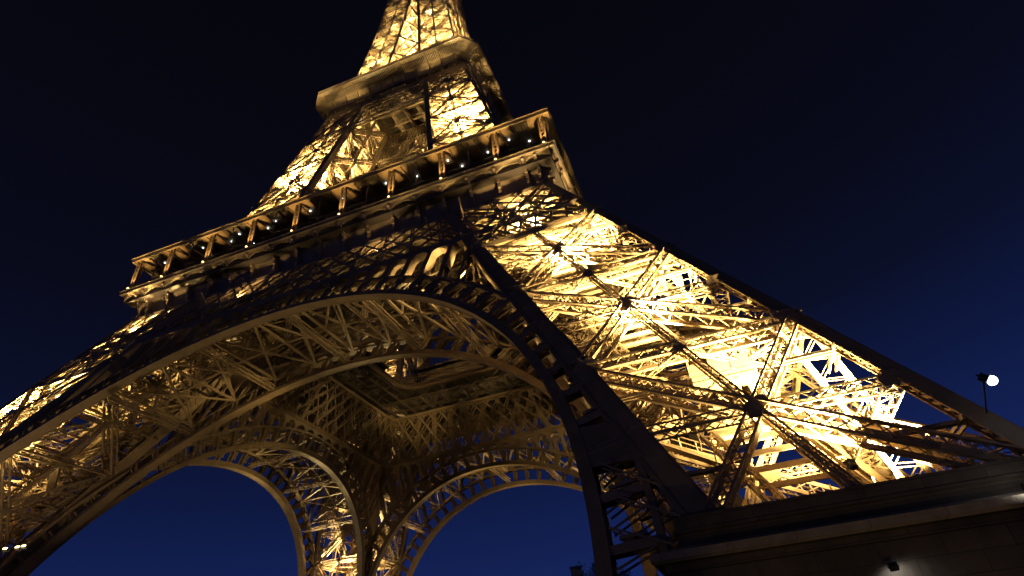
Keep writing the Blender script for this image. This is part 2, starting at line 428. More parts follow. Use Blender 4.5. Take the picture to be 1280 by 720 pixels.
    for z, h in ((z0, .7), (z1, .55), (z0+3.6 if outer else z0+.01, .3)):
        for b in (0, dy):
            xx = (O1(z)-.1) if outer else I1(z)
            gb.bar((-xx, -Pf(z)+b, z), (xx, -Pf(z)+b, z), h, .14, (0, 1, 0))
        gb.bar((-xx, -Pf(z)+dy/2, z), (xx, -Pf(z)+dy/2, z), dy-.12, .08, (0, 0, 1))
    pit = 2.9; H = z1-z0; run = H*.95
    for b in (.0, dy):
        for sgn in (-1, 1):
            x = -X-run
            while x < X+run:
                xa, xb_ = (x, x+run) if sgn > 0 else (x+run, x)
                # clip to +-X
                ta, tb = 0.0, 1.0
                lo, hi = (xa, xb_)
                def clipt(xlim): return (xlim-xa)/(xb_-xa)
                for lim in (-X, X):
                    tt = clipt(lim)
                    if sgn > 0:
                        if lim < 0: ta = max(ta, tt)
                        else: tb = min(tb, tt)
                    else:
                        if lim < 0: tb = min(tb, tt)
                        else: ta = max(ta, tt)
                if ta < tb:
                    za = z0+H*ta; zb = z0+H*tb; x_a = xa+(xb_-xa)*ta; x_b = xa+(xb_-xa)*tb
                    sa = (Pf(za)-.2)/X; sb_ = (Pf(zb)-.2)/X; gb.bar((x_a*sa, -Pf(za)+b, za), (x_b*sb_, -Pf(zb)+b, zb), .30, .08, (0, 1, 0))
                x += pit
        x = -X
    kk = int(2*X/3.93)
    for i in range(kk+1):
        x = -X+2*X*i/kk
        kx = (O1(z1)-.3)/O1(z0) if outer else I1(z1)/I1(z0); x = x*(O1(z0)-.3)/X if outer else x*I1(z0)/X; gb.truss((x, -Pf(z0)+dy/2, z0), (x*kx, -Pf(z1)+dy/2, z1), .4, dy*.9, (0, 1, 0), .13, .07, .9)
    put('lattice_girder', gb.mesh('lattice_girder', IRON), root)
    return root
a_out = make_arch(O1, I1, 1.1, True)
a_in = make_arch(I1, I1, 1.0, False)
for base in (a_out, a_in):
    for q in (1, 2, 3):
        c = copy_tree(base, tower); c.rotation_euler = (0, 0, q*pi/2)

# lattice across the outer faces of the legs under the first floor (z 41.5 - 45) and transverse bracing between arches
def side_work(s_):
    b = MB()
    for _ in (0,):
        for d in (0, .9):
            za, zb = 41.4, 45.2
            xa0, xa1 = I1(za)+.3, O1(za)-.2
            for z, h in ((za, .5),): b.bar((s_*xa0, -O1(z)+d, z), (s_*xa1, -O1(z)+d, z), h, .12, (0, 1, 0))
            n = 8
            for i in range(n):
                u0_, u1_ = i/n, (i+1)/n
                p0 = xa0+(xa1-xa0)*u0_; p1 = xa0+(xa1-xa0)*u1_
                q0 = I1(zb)+.3+(O1(zb)-I1(zb)-.5)*u0_; q1 = I1(zb)+.3+(O1(zb)-I1(zb)-.5)*u1_
                b.bar((s_*p0, -O1(za)+d, za), (s_*q1, -O1(zb)+d, zb), .24, .08, (0, 1, 0))
                b.bar((s_*p1, -O1(za)+d, za), (s_*q0, -O1(zb)+d, zb), .24, .08, (0, 1, 0))
    return b
sw = [put('face_lattice', side_work(s_).mesh('face_lattice', IRON), tower) for s_ in (-1, 1)]
tb = MB()
NT = 8; prevs = None
for i in range(NT+1):
    t = .96+(pi-1.92)*i/NT
    for r in (R0+.9, R1-.3) if i % 2 == 0 else (R1-.3,):
        p = arch_xyz(O1, r, t, 1.5); q = arch_xyz(I1, r, t, 0)
        if r < R1-1: tb.truss(p, q, .75, .55, (0, 0, 1), .13, .07, .8)
        else: tb.bar(p, q, .26, .3, (0, 0, 1))
    p = arch_xyz(O1, R1-.3, t, 1.5); q = arch_xyz(I1, R1-.3, t, 0); m = (p+q)/2
    if prevs:
        pp, qq = prevs
        tb.bar(pp, q, .26, .22, (0, 0, 1)); tb.bar(p, qq, .26, .22, (0, 0, 1))
        mm = (pp+qq)/2; tb.bar(mm, m, .22, .2, (0, 0, 1))
        gusset(tb, (m+mm)/2, (1, 0, 0), (0, 0, 1), .55, .3)
    # struts up to the floor girders
    top = Vector((m.x, m.y, 53)); 
    tb.bar(m, top, .22, .22, (0, 1, 0)) if i % 2 == 0 else tb.truss(m, top, .5, .5, (0, 1, 0), .1, .06, .8)
    tb.bar(p, Vector((q.x, q.y, 52.5)), .2, .2, (1, 0, 0)); tb.bar(q, Vector((p.x, p.y+3, 52.5)), .2, .2, (1, 0, 0))
    prevs = (p, q)
# joint plate between arch rib and leg rafter low down
pms = []
for s_ in (-1, 1):
    plates = MB()
    for z0_, z1_ in ((11.4, 14.2),):
        xa0 = sqrt(R0*R0-(z0_-ZC)**2)+.2; xa1 = sqrt(R0*R0-(z1_-ZC)**2)+.2
        plates.plate([(s_*xa0, -O1(z0_)+.02, z0_), (s_*(I1(z0_)+.4), -O1(z0_)+.02, z0_), (s_*(I1(z1_)+.4), -O1(z1_)+.02, z1_), (s_*xa1, -O1(z1_)+.02, z1_)], (0, 1, 0), .16)
        plates.plate([(s_*xa0, -O1(z0_)+1.3, z0_), (s_*(I1(z0_)+.4), -O1(z0_)+1.3, z0_), (s_*(I1(z1_)+.4), -O1(z1_)+1.3, z1_), (s_*xa1, -O1(z1_)+1.3, z1_)], (0, 1, 0), .1)
    for k in range(6):     # stiff lattice bars tying arch to leg below the plate
        za = 6+k*.9
        xa = sqrt(R0*R0-(za-ZC)**2)+.8
        for b in (0.1, 1.2):
            plates.bar((s_*xa, -O1(za)+b, za), (s_*(I1(za+1.6)+.3), -O1(za+1.6)+b, za+1.6), .1, .08, (0, 1, 0))
            if k % 2 == 0: plates.bar((s_*xa, -O1(za)+b, za+1.8), (s_*(I1(za)+.3), -O1(za)+b, za-.1), .1, .08, (0, 1, 0))
    pms.append(put('tie_plate', plates.mesh('tie_plate', IRON), tower))
tm = put('transverse_bracing', tb.mesh('transverse_bracing', IRON), tower)
for base in (*sw, tm, *pms):
    for q in (1, 2, 3):
        c = copy_tree(base, tower); c.rotation_euler = (0, 0, q*pi/2)

# ---------- first floor: deck with rounded square well, coffered beams, cove with consoles, gallery
def ring_pts(h, rad, n=6):
    P = []
    for cx, cy, a0 in ((1, 1, 0), (-1, 1, pi/2), (-1, -1, pi), (1, -1, 1.5*pi)):
        for i in range(n+1):
            a = a0+pi/2*i/n; P.append((cx*(h-rad)+rad*cos(a), cy*(h-rad)+rad*sin(a)))
    return P
def deck_mesh(outer_h, in_h, in_r, z0, z1, orad=.05):
    mb = MB(); A = ring_pts(outer_h, orad); B = ring_pts(in_h, in_r); n = len(A)
    for i in range(n):
        j = (i+1) % n
        mb.quad((*A[i], z0), (*B[i], z0), (*B[j], z0), (*A[j], z0)); mb.quad((*A[i], z1), (*A[j], z1), (*B[j], z1), (*B[i], z1))
        mb.quad((*A[i], z0), (*A[j], z0), (*A[j], z1), (*A[i], z1)); mb.quad((*B[i], z0), (*B[i], z1), (*B[j], z1), (*B[j], z0))
    return mb
d1 = put('first_floor', deck_mesh(34.6, 12.5, 4, 56.9, 57.5).mesh('first_floor', DECK), tower)
wb = MB(); P = ring_pts(12.3, 4, 10)
for i in range(len(P)):
    p, q = P[i], P[(i+1) % len(P)]
    for z, a, b in ((56.3, .5, .5), (58.7, .12, .12), (58.1, .06, .06)):
        wb.bar((*p, z), (*q, z), a, b, (0, 0, 1))
    wb.bar((*p, 56.5), (*p, 58.7), .07, .07, (1, 0, 0))
put('well_railing', wb.mesh('well_railing', IRON), d1)
jb = MB()
for k in range(-7, 8):
    v = k*4.4
    segs = [(-31, 31)] if abs(v) > 12.6 else [(-31, -12.6), (12.6, 31)]
    for s0, s1 in segs:
        jb.truss((s0, v, 55.6), (s1, v, 55.6), .35, 1.9, (0, 0, 1), .14, .1, 1.9, fill=False)
        jb.truss((v, s0, 55.2), (v, s1, 55.2), .35, 1.9, (0, 0, 1), .14, .1, 1.9, fill=False)
put('floor_beams', jb.mesh('floor_beams', DARKIRON), d1)
# pavilions around the well on the first floor
pav = MB()
for q in range(4):
    R_ = Matrix.Rotation(q*pi/2, 4, 'Z')
    def bx(x0, x1, y0, y1, z0, z1):
        n = len(pav.v); t = MB(); t.box(x0, x1, y0, y1, z0, z1); pav.v += [R_ @ Vector(v) for v in t.v]; pav.f += [tuple(i+n for i in f) for f in t.f]
    bx(-12, 12, -29, -17, 57.52, 62.8); bx(-12.6, 12.6, -29.6, -16.4, 62.82, 63.2)
    for i in range(9): bx(-12+3*i-.12, -12+3*i+.12, -29.15, -29.02, 57.6, 62.7)
put('pavilion', pav.mesh('pavilion', GLASS), d1)

G = 35.35; ZT1, ZB1 = 65.0, 58.5
def cove(mb, h0, h1, z0, z1, nb, ch0=0, ch1=0, inner=False):
    """concave cove on the near side from (h0,z0) low inside to (h1,z1) high outside"""
    n = 7; pr = []
    for i in range(n+1):
        a = pi/2*i/n; pr.append((h0+(h1-h0)*(1-cos(a)), z0+(z1-z0)*sin(a)))
    pr = [(h0, z0)]+[(h0+(h1-h0)*(1-cos(pi/2*i/n)), z0+(z1-z0)*sin(pi/2*i/n)) for i in range(1, n+1)]
    return pr
prof = cove(None, 32.6, 34.9, 53.9, 58.1, 0)
gal = MB()
for (h, z), (h2, z2) in zip(prof, prof[1:]):
    gal.quad((-h, -h, z), (h, -h, z), (h2, -h2, z2), (-h2, -h2, z2)) 
gal.quad((-32.5, -32.5, 53.2), (32.5, -32.5, 53.2), (32.6, -32.6, 53.9), (-32.6, -32.6, 53.9))
# backing inside so that the cove is a solid shell
gal.quad((-32.2, -32.2, 53.2), (-32.2, -32.2, 57.9), (32.2, -32.2, 57.9), (32.2, -32.2, 53.2))
for y0, y1, z0, z1 in ((35.35, 34.2, 58.12, 58.62), (35.45, 34.3, 58.64, 58.8), (33.0, 32.3, 53.5, 53.85)):
    gal.hexa([(-y0, -y0, z0), (y0, -y0, z0), (y1, -y1, z0), (-y1, -y1, z0), (-y0, -y0, z1), (y0, -y0, z1), (y1, -y1, z1), (-y1, -y1, z1)])
gallery = put('gallery', gal.mesh('gallery', PANEL), tower)
rf = MB()
for y0, y1, z0, z1 in ((35.35, 35.1, 64.55, 65.15), (35.08, 26.5, 64.75, 65.0), (35.5, 35.0, 65.17, 65.3)):
    rf.hexa([(-y0, -y0, z0), (y0, -y0, z0), (y1, -y1, z0), (-y1, -y1, z0), (-y0, -y0, z1), (y0, -y0, z1), (y1, -y1, z1), (-y1, -y1, z1)])
for i in range(37):
    x = -34+68*i/36
    a = max(abs(x)+.3, 27.5)
    if a < 34.5: rf.bar((x, -34.9, 64.6), (x, -a, 64.6), .14, .28, (0, 0, 1))
rf.bar((-31, -31.2, 64.5), (31, -31.2, 64.5), .3, .45, (0, 0, 1))
put('gallery_roof', rf.mesh('gallery_roof', IRON), gallery)
gw = MB()
gw.box(-30, 30, -29.6, -29.4, 58.8, 64.7)
put('glazing', gw.mesh('glazing', GLASS), gallery)
rl = MB()
for z in (59.3, 59.8): rl.bar((-34.9, -34.9, z), (34.9, -34.9, z), .06, .06, (0, 0, 1))
for i in range(73): 
    x = -34.9+69.8*i/72; rl.bar((x, -34.9, 58.8), (x, -34.9, 59.85), .04, .04, (0, 1, 0))
put('railing', rl.mesh('railing', DARKIRON), gallery)
# consoles: ribs with rounded head and pendant foot
cm = MB()
rib = cove(None, 32.6, 34.9, 53.9, 58.1, 0)
for (h, z), (h2, z2) in zip(rib, rib[1:]):
    cm.bar((0, -h-.35, z), (0, -h2-.12, z2), .36, .95, (0, 1, 0))
cm.sphere((0, -33.2, 53.4), .3, 8, 5, 1.5); cm.sphere((0, -34.3, 57.6), .42, 8, 5); cm.bar((0, -33.25, 53.6), (0, -33.0, 55.2), .4, .55, (0, 1, 0))
CM = cm.mesh('console', PANEL)
fr = MB()   # lambrequin arch under the cornice between consoles
for i in range(8):
    a0 = pi*i/8; a1 = pi*(i+1)/8; w = 1.72; 
    p = [(w*cos(a0), 57.0+.95*sin(a0)), (w*cos(a1), 57.0+.95*sin(a1))]
    fr.plate([(p[0][0], -34.75, p[0][1]), (p[0][0], -34.9, 58.1), (p[1][0], -34.9, 58.1), (p[1][0], -34.75, p[1][1])], (0, 1, 0), .1)
    fr.quad((p[0][0], -34.8, p[0][1]), (p[1][0], -34.8, p[1][1]), (p[1][0], -33.3, p[1][1]), (p[0][0], -33.3, p[0][1]))
FR = fr.mesh('console_arch', PANEL)
for i in range(19):
    x = -G+.55+(2*G-1.1)*i/18
    o = put('console', CM, gallery, 0, (max(-32.6, min(32.6, x)) if i in (0, 18) else x, 0, 0))
    if i < 18: put('console_arch', FR, gallery, 0, (x+1.9, 0, 0))
pm_ = MB()     # gallery post: U-shaped pair of lit bars
for s_ in (-1, 1): pm_.bar((s_*.33, -34.75, 59.35), (s_*.33, -34.75, 64.7), .2, .3, (0, 1, 0))
for i in range(8):
    a0 = pi+pi*i/8; a1 = pi+pi*(i+1)/8
    pm_.bar((.33*cos(a0), -34.75, 59.35+.33*sin(a0)), (.33*cos(a1), -34.75, 59.35+.33*sin(a1)), .22, .3, (0, 1, 0))
for k in range(6): pm_.bar((-.3, -34.7, 60+k*.8), (.3, -34.7, 60.4+k*.8), .06, .06, (0, 1, 0))
PM = pm_.mesh('gallery_post', IRON)
tp = MB(); tp.bar((0, -34.8, 58.8), (0, -34.8, 64.7), .1, .12, (0, 1, 0)); TP = tp.mesh('slim_post', IRON)
lens = MB(); lens.sphere((0, -35.25, 59.1), .16, 8, 5, .8); LENS = lens.mesh('post_lamp', AMBER)
pl = bpy.data.lights.new('post_light', 'SPOT'); pl.energy = 1900; pl.color = (1, .62, .2); pl.spot_size = radians(46); pl.spot_blend = .6; pl.shadow_soft_size = .15
cl = MB(); cl.sphere((0, 0, 64.62), .11, 8, 4, .5); CL = cl.mesh('ceiling_lamp', CEILW)
def rowpost(par, full):
    for i in range(10):
        x = -G+(2*G)*i/9; x = max(-34.1, min(34.1, x))
        p = put('gallery_post', PM, par, 0, (x, 0, 0))
        if full:
            put('post_lamp', LENS, p)
            L = bpy.data.objects.new('post_light', pl); COL.objects.link(L); L.parent = p; L.location = (0, -35.45, 59.3); L.rotation_euler = (radians(173), 0, 0)
        if i < 9: put('slim_post', TP, par, 0, (x+3.93, 0, 0))
gallery0_children_done = None
for q in (1, 2, 3):
    c = copy_tree(gallery, tower); c.rotation_euler = (0, 0, q*pi/2)
    rowpost(c, False)
rowpost(gallery, True)
for (x, y) in [(-31, -33), (-27.2, -31), (-26.5, -33), (-23.5, -31.5), (-23, -33.3), (-18.2, -32.6), (-15.9, -33.4), (-15.4, -30.8), (-11.2, -32.6), (-9.2, -33.4), (-8.4, -31.2), (-3.2, -33.0), (-1.2, -31), (2.5, -33.2), (5, -31.2), (9.8, -33.1), (11.6, -31.2), (14.5, -32.4), (19.8, -33.2), (21.2, -31.4), (25.5, -32.2), (29, -33), (31.5, -31.6)]:
    put('ceiling_lamp', CL, gallery, 0, (x, y, 0))

# ---------- second floor
d2 = put('second_floor', deck_mesh(17.6, 3.5, 1, 113.6, 114.4, 2.0).mesh('second_floor', DECK), tower)
def oct_pts(h, c): return [(h-c, -h), (h, -h+c), (h, h-c), (h-c, h), (-h+c, h), (-h, h-c), (-h, -h+c), (-h+c, -h)]
cv = MB()
pr = [(17.0, 112.9), (17.05, 114.2)]+[(17.05+3.1*(1-cos(pi/2*i/6)), 114.2+3.2*sin(pi/2*i/6)) for i in range(1, 7)]+[(20.5, 117.5), (20.5, 118.1), (20.6, 118.15), (20.6, 118.4), (20.2, 118.45), (16.9, 118.5)]
for (h, z), (h2, z2) in zip(pr, pr[1:]):
    A = oct_pts(h, 3*h/20.5); B = oct_pts(h2, 3*h2/20.5)
    for i in range(8):
        j = (i+1) % 8; cv.quad((*A[i], z), (*A[j], z), (*B[j], z2), (*B[i], z2))
cove2 = put('cornice', cv.mesh('cornice', PANEL), d2)
rb2 = MB()
for (h, z), (h2, z2) in zip(pr[1:8], pr[2:8]):
    rb2.bar((0, -h-.12, z), (0, -h2-.12, z2), .2, .36, (0, 1, 0))
rb2.sphere((0, -17.3, 113.6), .25, 8, 5, 1.6)
RB2 = rb2.mesh('cornice_rib', IRON)
for q in range(4):
    for i in range(11):
        x = -14.8+29.6*i/10
        o = put('cornice_rib', RB2, cove2, q*pi/2, (x*cos(q*pi/2), x*sin(q*pi/2), 0))
sl = MB()
for i in range(90):
    x = -16.5+33*i/89
    sl.bar((x, -19.6, 117.25), (x, -20.35, 117.45), .1, .12, (0, 0, 1)); sl.bar((x, -18.4, 116.45), (x, -19.55, 117.2), .08, .1, (0, 0, 1))
sl.bar((-16.5, -19.6, 117.25), (16.5, -19.6, 117.25), .1, .1, (0, 0, 1))
SL = sl.mesh('cornice_slats', DARKIRON)
for q in range(4): put('cornice_slats', SL, cove2, q*pi/2)
# floor beams and lattice girders of the second floor
j2 = MB()
for k in range(-5, 6):
    v = k*3.1
    j2.truss((-16.5, v, 112.8), (16.5, v, 112.8), .3, 1.3, (0, 0, 1), .12, .08, 1.3, fill=False)
    j2.truss((v, -16.5, 112.4), (v, 16.5, 112.4), .3, 1.3, (0, 0, 1), .12, .08, 1.3, fill=False)
put('floor_beams', j2.mesh('floor_beams', IRON), d2)
def girder2(Pf, X_f, z0, z1, dd):
    b = MB()
    for z, h in ((z0, .5), (z1, .45), ((z0+z1)/2, .25)):
        for d in (0, dd): b.bar((-X_f(z), -Pf(z)+d, z), (X_f(z), -Pf(z)+d, z), h, .12, (0, 1, 0))
    for half in ((z0, (z0+z1)/2), ((z0+z1)/2, z1)):
        n = 20
        for i in range(n):
            xa = -1+2*i/n; xb_ = -1+2*(i+1)/n; za, zb = half
            for d in (0, dd):
                b.bar((xa*X_f(za), -Pf(za)+d, za), (xb_*X_f(zb), -Pf(zb)+d, zb), .16, .08, (0, 1, 0))
                b.bar((xb_*X_f(za), -Pf(za)+d, za), (xa*X_f(zb), -Pf(zb)+d, zb), .16, .08, (0, 1, 0))
    return b
g2o = put('lattice_girder', girder2(O2, O2, 103.5, 112, .8).mesh('upper_girder', IRON), tower)
g2i = put('lattice_girder', girder2(I2, I2, 102.5, 112, .6).mesh('upper_girder_inner', IRON), tower)
for base in (g2o, g2i):
    for q in (1, 2, 3):
        c = copy_tree(base, tower); c.rotation_euler = (0, 0, q*pi/2)
# cross bracing between the shaft legs above the second floor
bb = MB()
for k in range(len(LV3)-1):
    za, zb = LV3[k], LV3[k+1]
    if I3(za) < .9: break
    bb.truss((-I3(zb), -O3(zb)+.3, zb), (I3(zb), -O3(zb)+.3, zb), .4, .4, (0, 1, 0), .12, .07, .8)
    bb.bar((-I3(za), -O3(za), za), (I3(zb), -O3(zb), zb), .4, .2, (0, 1, 0)); bb.bar((I3(za), -O3(za), za), (-I3(zb), -O3(zb), zb), .4, .2, (0, 1, 0))
b0 = put('shaft_bracing', bb.mesh('shaft_bracing', IRON), tower)
for q in (1, 2, 3):
    c = copy_tree(b0, tower); c.rotation_euler = (0, 0, q*pi/2)
ls = MB()    # central lift shaft with stairs above the second floor
for sx in (-1, 1):
    for sy in (-1, 1): ls.truss((sx*2, sy*2, 114.6), (sx*1.6, sy*1.6, 270), .3, .3, (0, 1, 0), .1, .06, 1.5, fill=False)
for k in range(60):
    z = 116+k*2.5
    for a, b in (((-2, -2), (2, -2)), ((2, -2), (2, 2)), ((2, 2), (-2, 2)), ((-2, 2), (-2, -2))): ls.bar((*a, z), (*b, z+(1.2 if k % 2 else 0)), .14, .14, (0, 0, 1))
put('central_lift_shaft', ls.mesh('central_lift_shaft', IRON), tower)

# ------------------------------------------------------------------ masonry pedestals
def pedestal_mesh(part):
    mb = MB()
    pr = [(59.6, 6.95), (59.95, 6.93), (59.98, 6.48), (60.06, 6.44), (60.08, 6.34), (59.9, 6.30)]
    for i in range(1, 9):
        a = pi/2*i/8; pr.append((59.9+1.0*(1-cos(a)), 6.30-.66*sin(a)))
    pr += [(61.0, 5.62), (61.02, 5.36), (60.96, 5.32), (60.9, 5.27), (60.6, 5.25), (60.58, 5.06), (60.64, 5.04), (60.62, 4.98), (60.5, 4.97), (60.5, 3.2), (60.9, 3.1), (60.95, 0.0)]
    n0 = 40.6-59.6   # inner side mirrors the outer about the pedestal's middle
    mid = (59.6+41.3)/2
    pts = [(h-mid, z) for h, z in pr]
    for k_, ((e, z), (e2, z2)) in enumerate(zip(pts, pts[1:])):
        if (part == 'lit_ledge') != (9 <= k_ <= 16): continue
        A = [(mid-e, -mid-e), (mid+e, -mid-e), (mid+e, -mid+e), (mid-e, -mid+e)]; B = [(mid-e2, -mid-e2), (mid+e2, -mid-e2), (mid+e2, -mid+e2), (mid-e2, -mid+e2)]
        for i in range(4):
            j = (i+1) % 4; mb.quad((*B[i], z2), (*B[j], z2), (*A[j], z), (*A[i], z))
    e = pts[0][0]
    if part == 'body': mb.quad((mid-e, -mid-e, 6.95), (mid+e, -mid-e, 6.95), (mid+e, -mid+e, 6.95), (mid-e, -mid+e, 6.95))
    return mb.mesh('masonry_pedestal_'+part, STONE if part == 'body' else LIT_STONE)
PEDM = pedestal_mesh('body'); PEDC = pedestal_mesh('lit_ledge')
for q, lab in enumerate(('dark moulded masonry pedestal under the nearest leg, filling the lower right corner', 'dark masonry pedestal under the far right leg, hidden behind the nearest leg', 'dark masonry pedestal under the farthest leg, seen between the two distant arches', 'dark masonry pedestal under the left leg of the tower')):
    o = put('masonry_pedestal', PEDM, None, q*pi/2); put('lit_ledge', PEDC, o); tag(o, lab, 'pedestal', 'masonry pedestals under the four legs')
# hinge shoes where rafters meet the masonry
SH = []
for kx in (0, 1):
    for ky in (0, 1):
        sh = MB(); p = corner_fn(O1, I1, kx, ky)(7.4); sx = 1 if kx else -1; sy = -1 if ky else 1
        cx, cy = p.x-sx*.65, p.y-sy*.65
        sh.hexa([(cx-1.3, cy-1.3, 6.96), (cx+1.3, cy-1.3, 6.96), (cx+1.3, cy+1.3, 6.96), (cx-1.3, cy+1.3, 6.96), (cx-.9, cy-.9, 7.9), (cx+.9, cy-.9, 7.9), (cx+.9, cy+.9, 7.9), (cx-.9, cy+.9, 7.9)])
        SH.append(sh.mesh('hinge_shoe', DARKIRON))
for l in LEGS['low']:
    for m in SH: put('hinge_shoe', m, l)

# ------------------------------------------------------------------ floodlights
hs = MB(); hs.box(-.35, .35, -.25, .25, -.35, .05); hs.box(-.42, .42, -.32, .32, .05, .12); hs.bar((-.45, 0, -.6), (-.45, 0, 0), .08, .12, (0, 1, 0)); hs.bar((.45, 0, -.6), (.45, 0, 0), .08, .12, (0, 1, 0)); hs.bar((-.45, 0, -.6), (.45, 0, -.6), .12, .08, (0, 1, 0))
for i in range(5): hs.box(-.3+.15*i-.02, -.3+.15*i+.02, -.3, .3, -.5, -.34)
HS = hs.mesh('lamp_housing', HOUSING)
def lens_mesh(m, name):
    l = MB(); l.box(-.3, .3, -.2, .2, .122, .15); return l.mesh(name, m)
LW = lens_mesh(WARM, 'warm_lens'); LWH = lens_mesh(WHITE, 'white_lens')
GOLD = (1, .74, .30)
def lightdata(name, e, col, size=155, soft=.25, blend=.5):
    d = bpy.data.lights.new(name, 'SPOT'); d.energy = e; d.color = col; d.spot_size = radians(size); d.spot_blend = blend; d.shadow_soft_size = soft; return d
def floodlight(loc, aim, data, label, group, lensm=None, sc=1.0, dist=.25):
    r = bpy.data.objects.new('floodlight', None); COL.objects.link(r); r.location = loc
    d = Vector(aim).normalized(); r.rotation_euler = d.to_track_quat('Z', 'Y').to_euler(); r.scale = (sc, sc, sc)
    tag(r, label, 'floodlight', group)
    put('housing', HS, r); put('lens', lensm or LW, r)
    L = bpy.data.objects.new('lamp', data); COL.objects.link(L); L.parent = r; L.location = (0, 0, dist); L.rotation_euler = (pi, 0, 0)
    return r
LEGN = ['the nearest leg', 'the far right leg', 'the farthest leg', 'the left leg']
def rotq(v, q): return Matrix.Rotation(q*pi/2, 3, 'Z') @ Vector(v)
lev1 = [(9.6, 'just above the pedestal', 1.0), (20.5, 'at the first joint level', 1.0), (32.0, 'at the second joint level', 1.0), (43.0, 'beneath the first floor', .5)]
E1 = 235000
for q in range(4):
    for (z, nm, k) in (lev1 if q in (0, 3) else lev1[:2]):
        for fx, fy, side in ((.5, .5, 'middle'),) if q in (1, 2) else ((.5, .82, 'front'),) if z > 15 and q == 0 else ((.66, .6, 'front'),) if q == 3 else (((.86, .5, 'outer'), (.6, .86, 'inner')) if z < 15 else ((.86, .4, 'outer'), (.4, .86, 'inner')) if z < 40 else ((.88, .3, 'outer'), (.3, .88, 'inner'))):
            p = rotq(axis(z, fx, fy), q); ax_ = rotq(axis(z+10, .5, .5)-axis(z, .5, .5), q)
            d = lightdata('flood', E1*k*(1.0, .8, .9, .9)[q]*((1.3 if side == 'outer' else .6) if z < 15 and q == 0 else .78 if q == 0 else 1.6 if q == 3 else .95), GOLD, (140 if q == 0 and z < 15 and side == 'outer' else 104 if q == 0 else (0, 84, 88, 96)[q]), .45, .7)
            ax_ = Vector((ax_.x*.35, ax_.y*.35, ax_.z)) if q in (0, 3) else ax_
            floodlight(p, ax_, d, f'golden floodlight, {side} side of {LEGN[q]}, {nm}'.replace('middle side of', 'in the middle of'), 'golden floodlights inside the legs', dist=.3, sc=.6)
    for (z, nm) in ((61, 'just above the first floor'), (83, 'halfway to the second floor'))[:(2 if q in (0, 3) else 1)]:
        p = rotq(axis(z, *((.5, .78) if q == 0 else (.78, .5) if q == 3 else (.5, .5)), O2, I2), q); ax_ = rotq(axis(z+10, .5, .5, O2, I2)-axis(z, .5, .5, O2, I2), q)
        ax_ = Vector((ax_.x*.35, ax_.y*.35, ax_.z))
        floodlight(p, ax_, lightdata('flood', (1250000 if z < 70 else 550000)*(1, .05, .04, .8)[q], GOLD, 92, 1.0, .8), f'golden floodlight above {LEGN[q]}, {nm}', 'golden floodlights inside the upper legs', dist=.3)
for q in range(4):
    floodlight(rotq(axis(120.5, .5, .5, O3, I3), q), (0, 0, 1), lightdata('flood', 240000, GOLD, 155, .9), f'golden floodlight just above the second floor, over {LEGN[q]}', 'golden floodlights in the shaft', dist=.3)
for z, nm in ((138, 'in the narrow shaft high above'),):
    floodlight((0, 0, z), (0, 0, 1), lightdata('flood', 700000, GOLD, 155, .9), f'golden floodlight on the axis of the tower, {nm}', 'golden floodlights in the shaft', dist=.3)
for q in range(4):  # unseen lamps added on the ground to light the arch soffits
    for sx, sn in ((1, 'right'), (-1, 'left')):
        p = rotq((24*sx, -48.5, .6), q)
        floodlight(p, rotq((-sx*.12, .10, 1), q), lightdata('soffit_fill', (9000, 1600, 9500, 7500)[q], (1, .76, .40), 80, .3, .5), f'added fill light under the {["near", "right", "far", "left"][q]} arch, {sn} end', 'added fill lights beneath the arches')
for i, (x, lab) in enumerate(((18, 'right'), (-24, 'left'))):  # unseen pair added to stand in for warm ambient spill
    floodlight((x, -84, .6), (.1, .8, .6), lightdata('spill_fill', 800, (1, .78, .45), 150, .4), f'unseen fill light added before the near arch, {lab} one', 'added fill lights before the near arch')
for q in (0, 1):  # lamps added so the cornices show light spilling from the legs
    for sx, sn in ((1, 'right'), (-1, 'left')):
        for (x, y, z, e, nm) in ((29.5*sx, -34.9, 49.6, 4200, 'first'), (10.5*sx, -35.1, 49.3, 1300, 'first'), (14.5*sx, -20.8, 108.0, 240, 'second')):
            p = rotq((x, y, z), q)
            floodlight(p, rotq((sx*.1, .12, 1), q), lightdata('cornice_fill', e, (1, .72, .32), 150, .2), f'small added fill light below the {nm} floor cornice, {["near", "right", "far", "left"][q]} face, {sn} {"part" if abs(x) == 10.5 else "end"}', 'added fill lights below the cornices', sc=.7)
floodlight((25.0, -36.6, 39.6), (-1, -.05, .42), lightdata('arcade_fill', 9000, GOLD, 80, .2, .7), 'added golden fill light beside the nearest leg shining along the arcade above the arch', 'golden floodlights inside the legs', dist=.3, sc=.6)  # lamp added to brighten the arcade piers
# white lamps
w = floodlight((54.28, -57.0, 10.7), (.5, -.3, -.6), lightdata('white', 2500, (.85, .92, 1), 170, .1), 'bright white floodlight on the outer edge of the nearest leg, above the pedestal', None, LWH, .55)
bpy.context.view_layer.update(); bk = MB(); bk.bar((0, 0, -.3), w.matrix_basis.inverted() @ Vector((54.4, -54.9, 10.0)), .09, .09, (0, 1, 0))
put('bracket', bk.mesh('bracket', HOUSING), w)
wb_ = MB(); wb_.sphere((0, 0, .25), .36, 16, 10, .9); put('bulb', wb_.mesh('bulb', WHITE), w)
floodlight((46.5, -72.5, .5), (.02, .93, .36), lightdata('pedestal_fill', 330, (1, .72, .40), 52, .3, .6), 'unseen fill light added to brighten the pedestal of the nearest leg', None, LW, .8)  # out-of-view lamp added to lift the pedestal ledge and wall
w2 = floodlight((47.35, -61.0, 4.12), (.2, .5, -.6), lightdata('white', 22, (.85, .92, 1), 170, .04), 'small white lamp on a thin bracket under the pedestal ledge, lower right', None, LWH, .32)
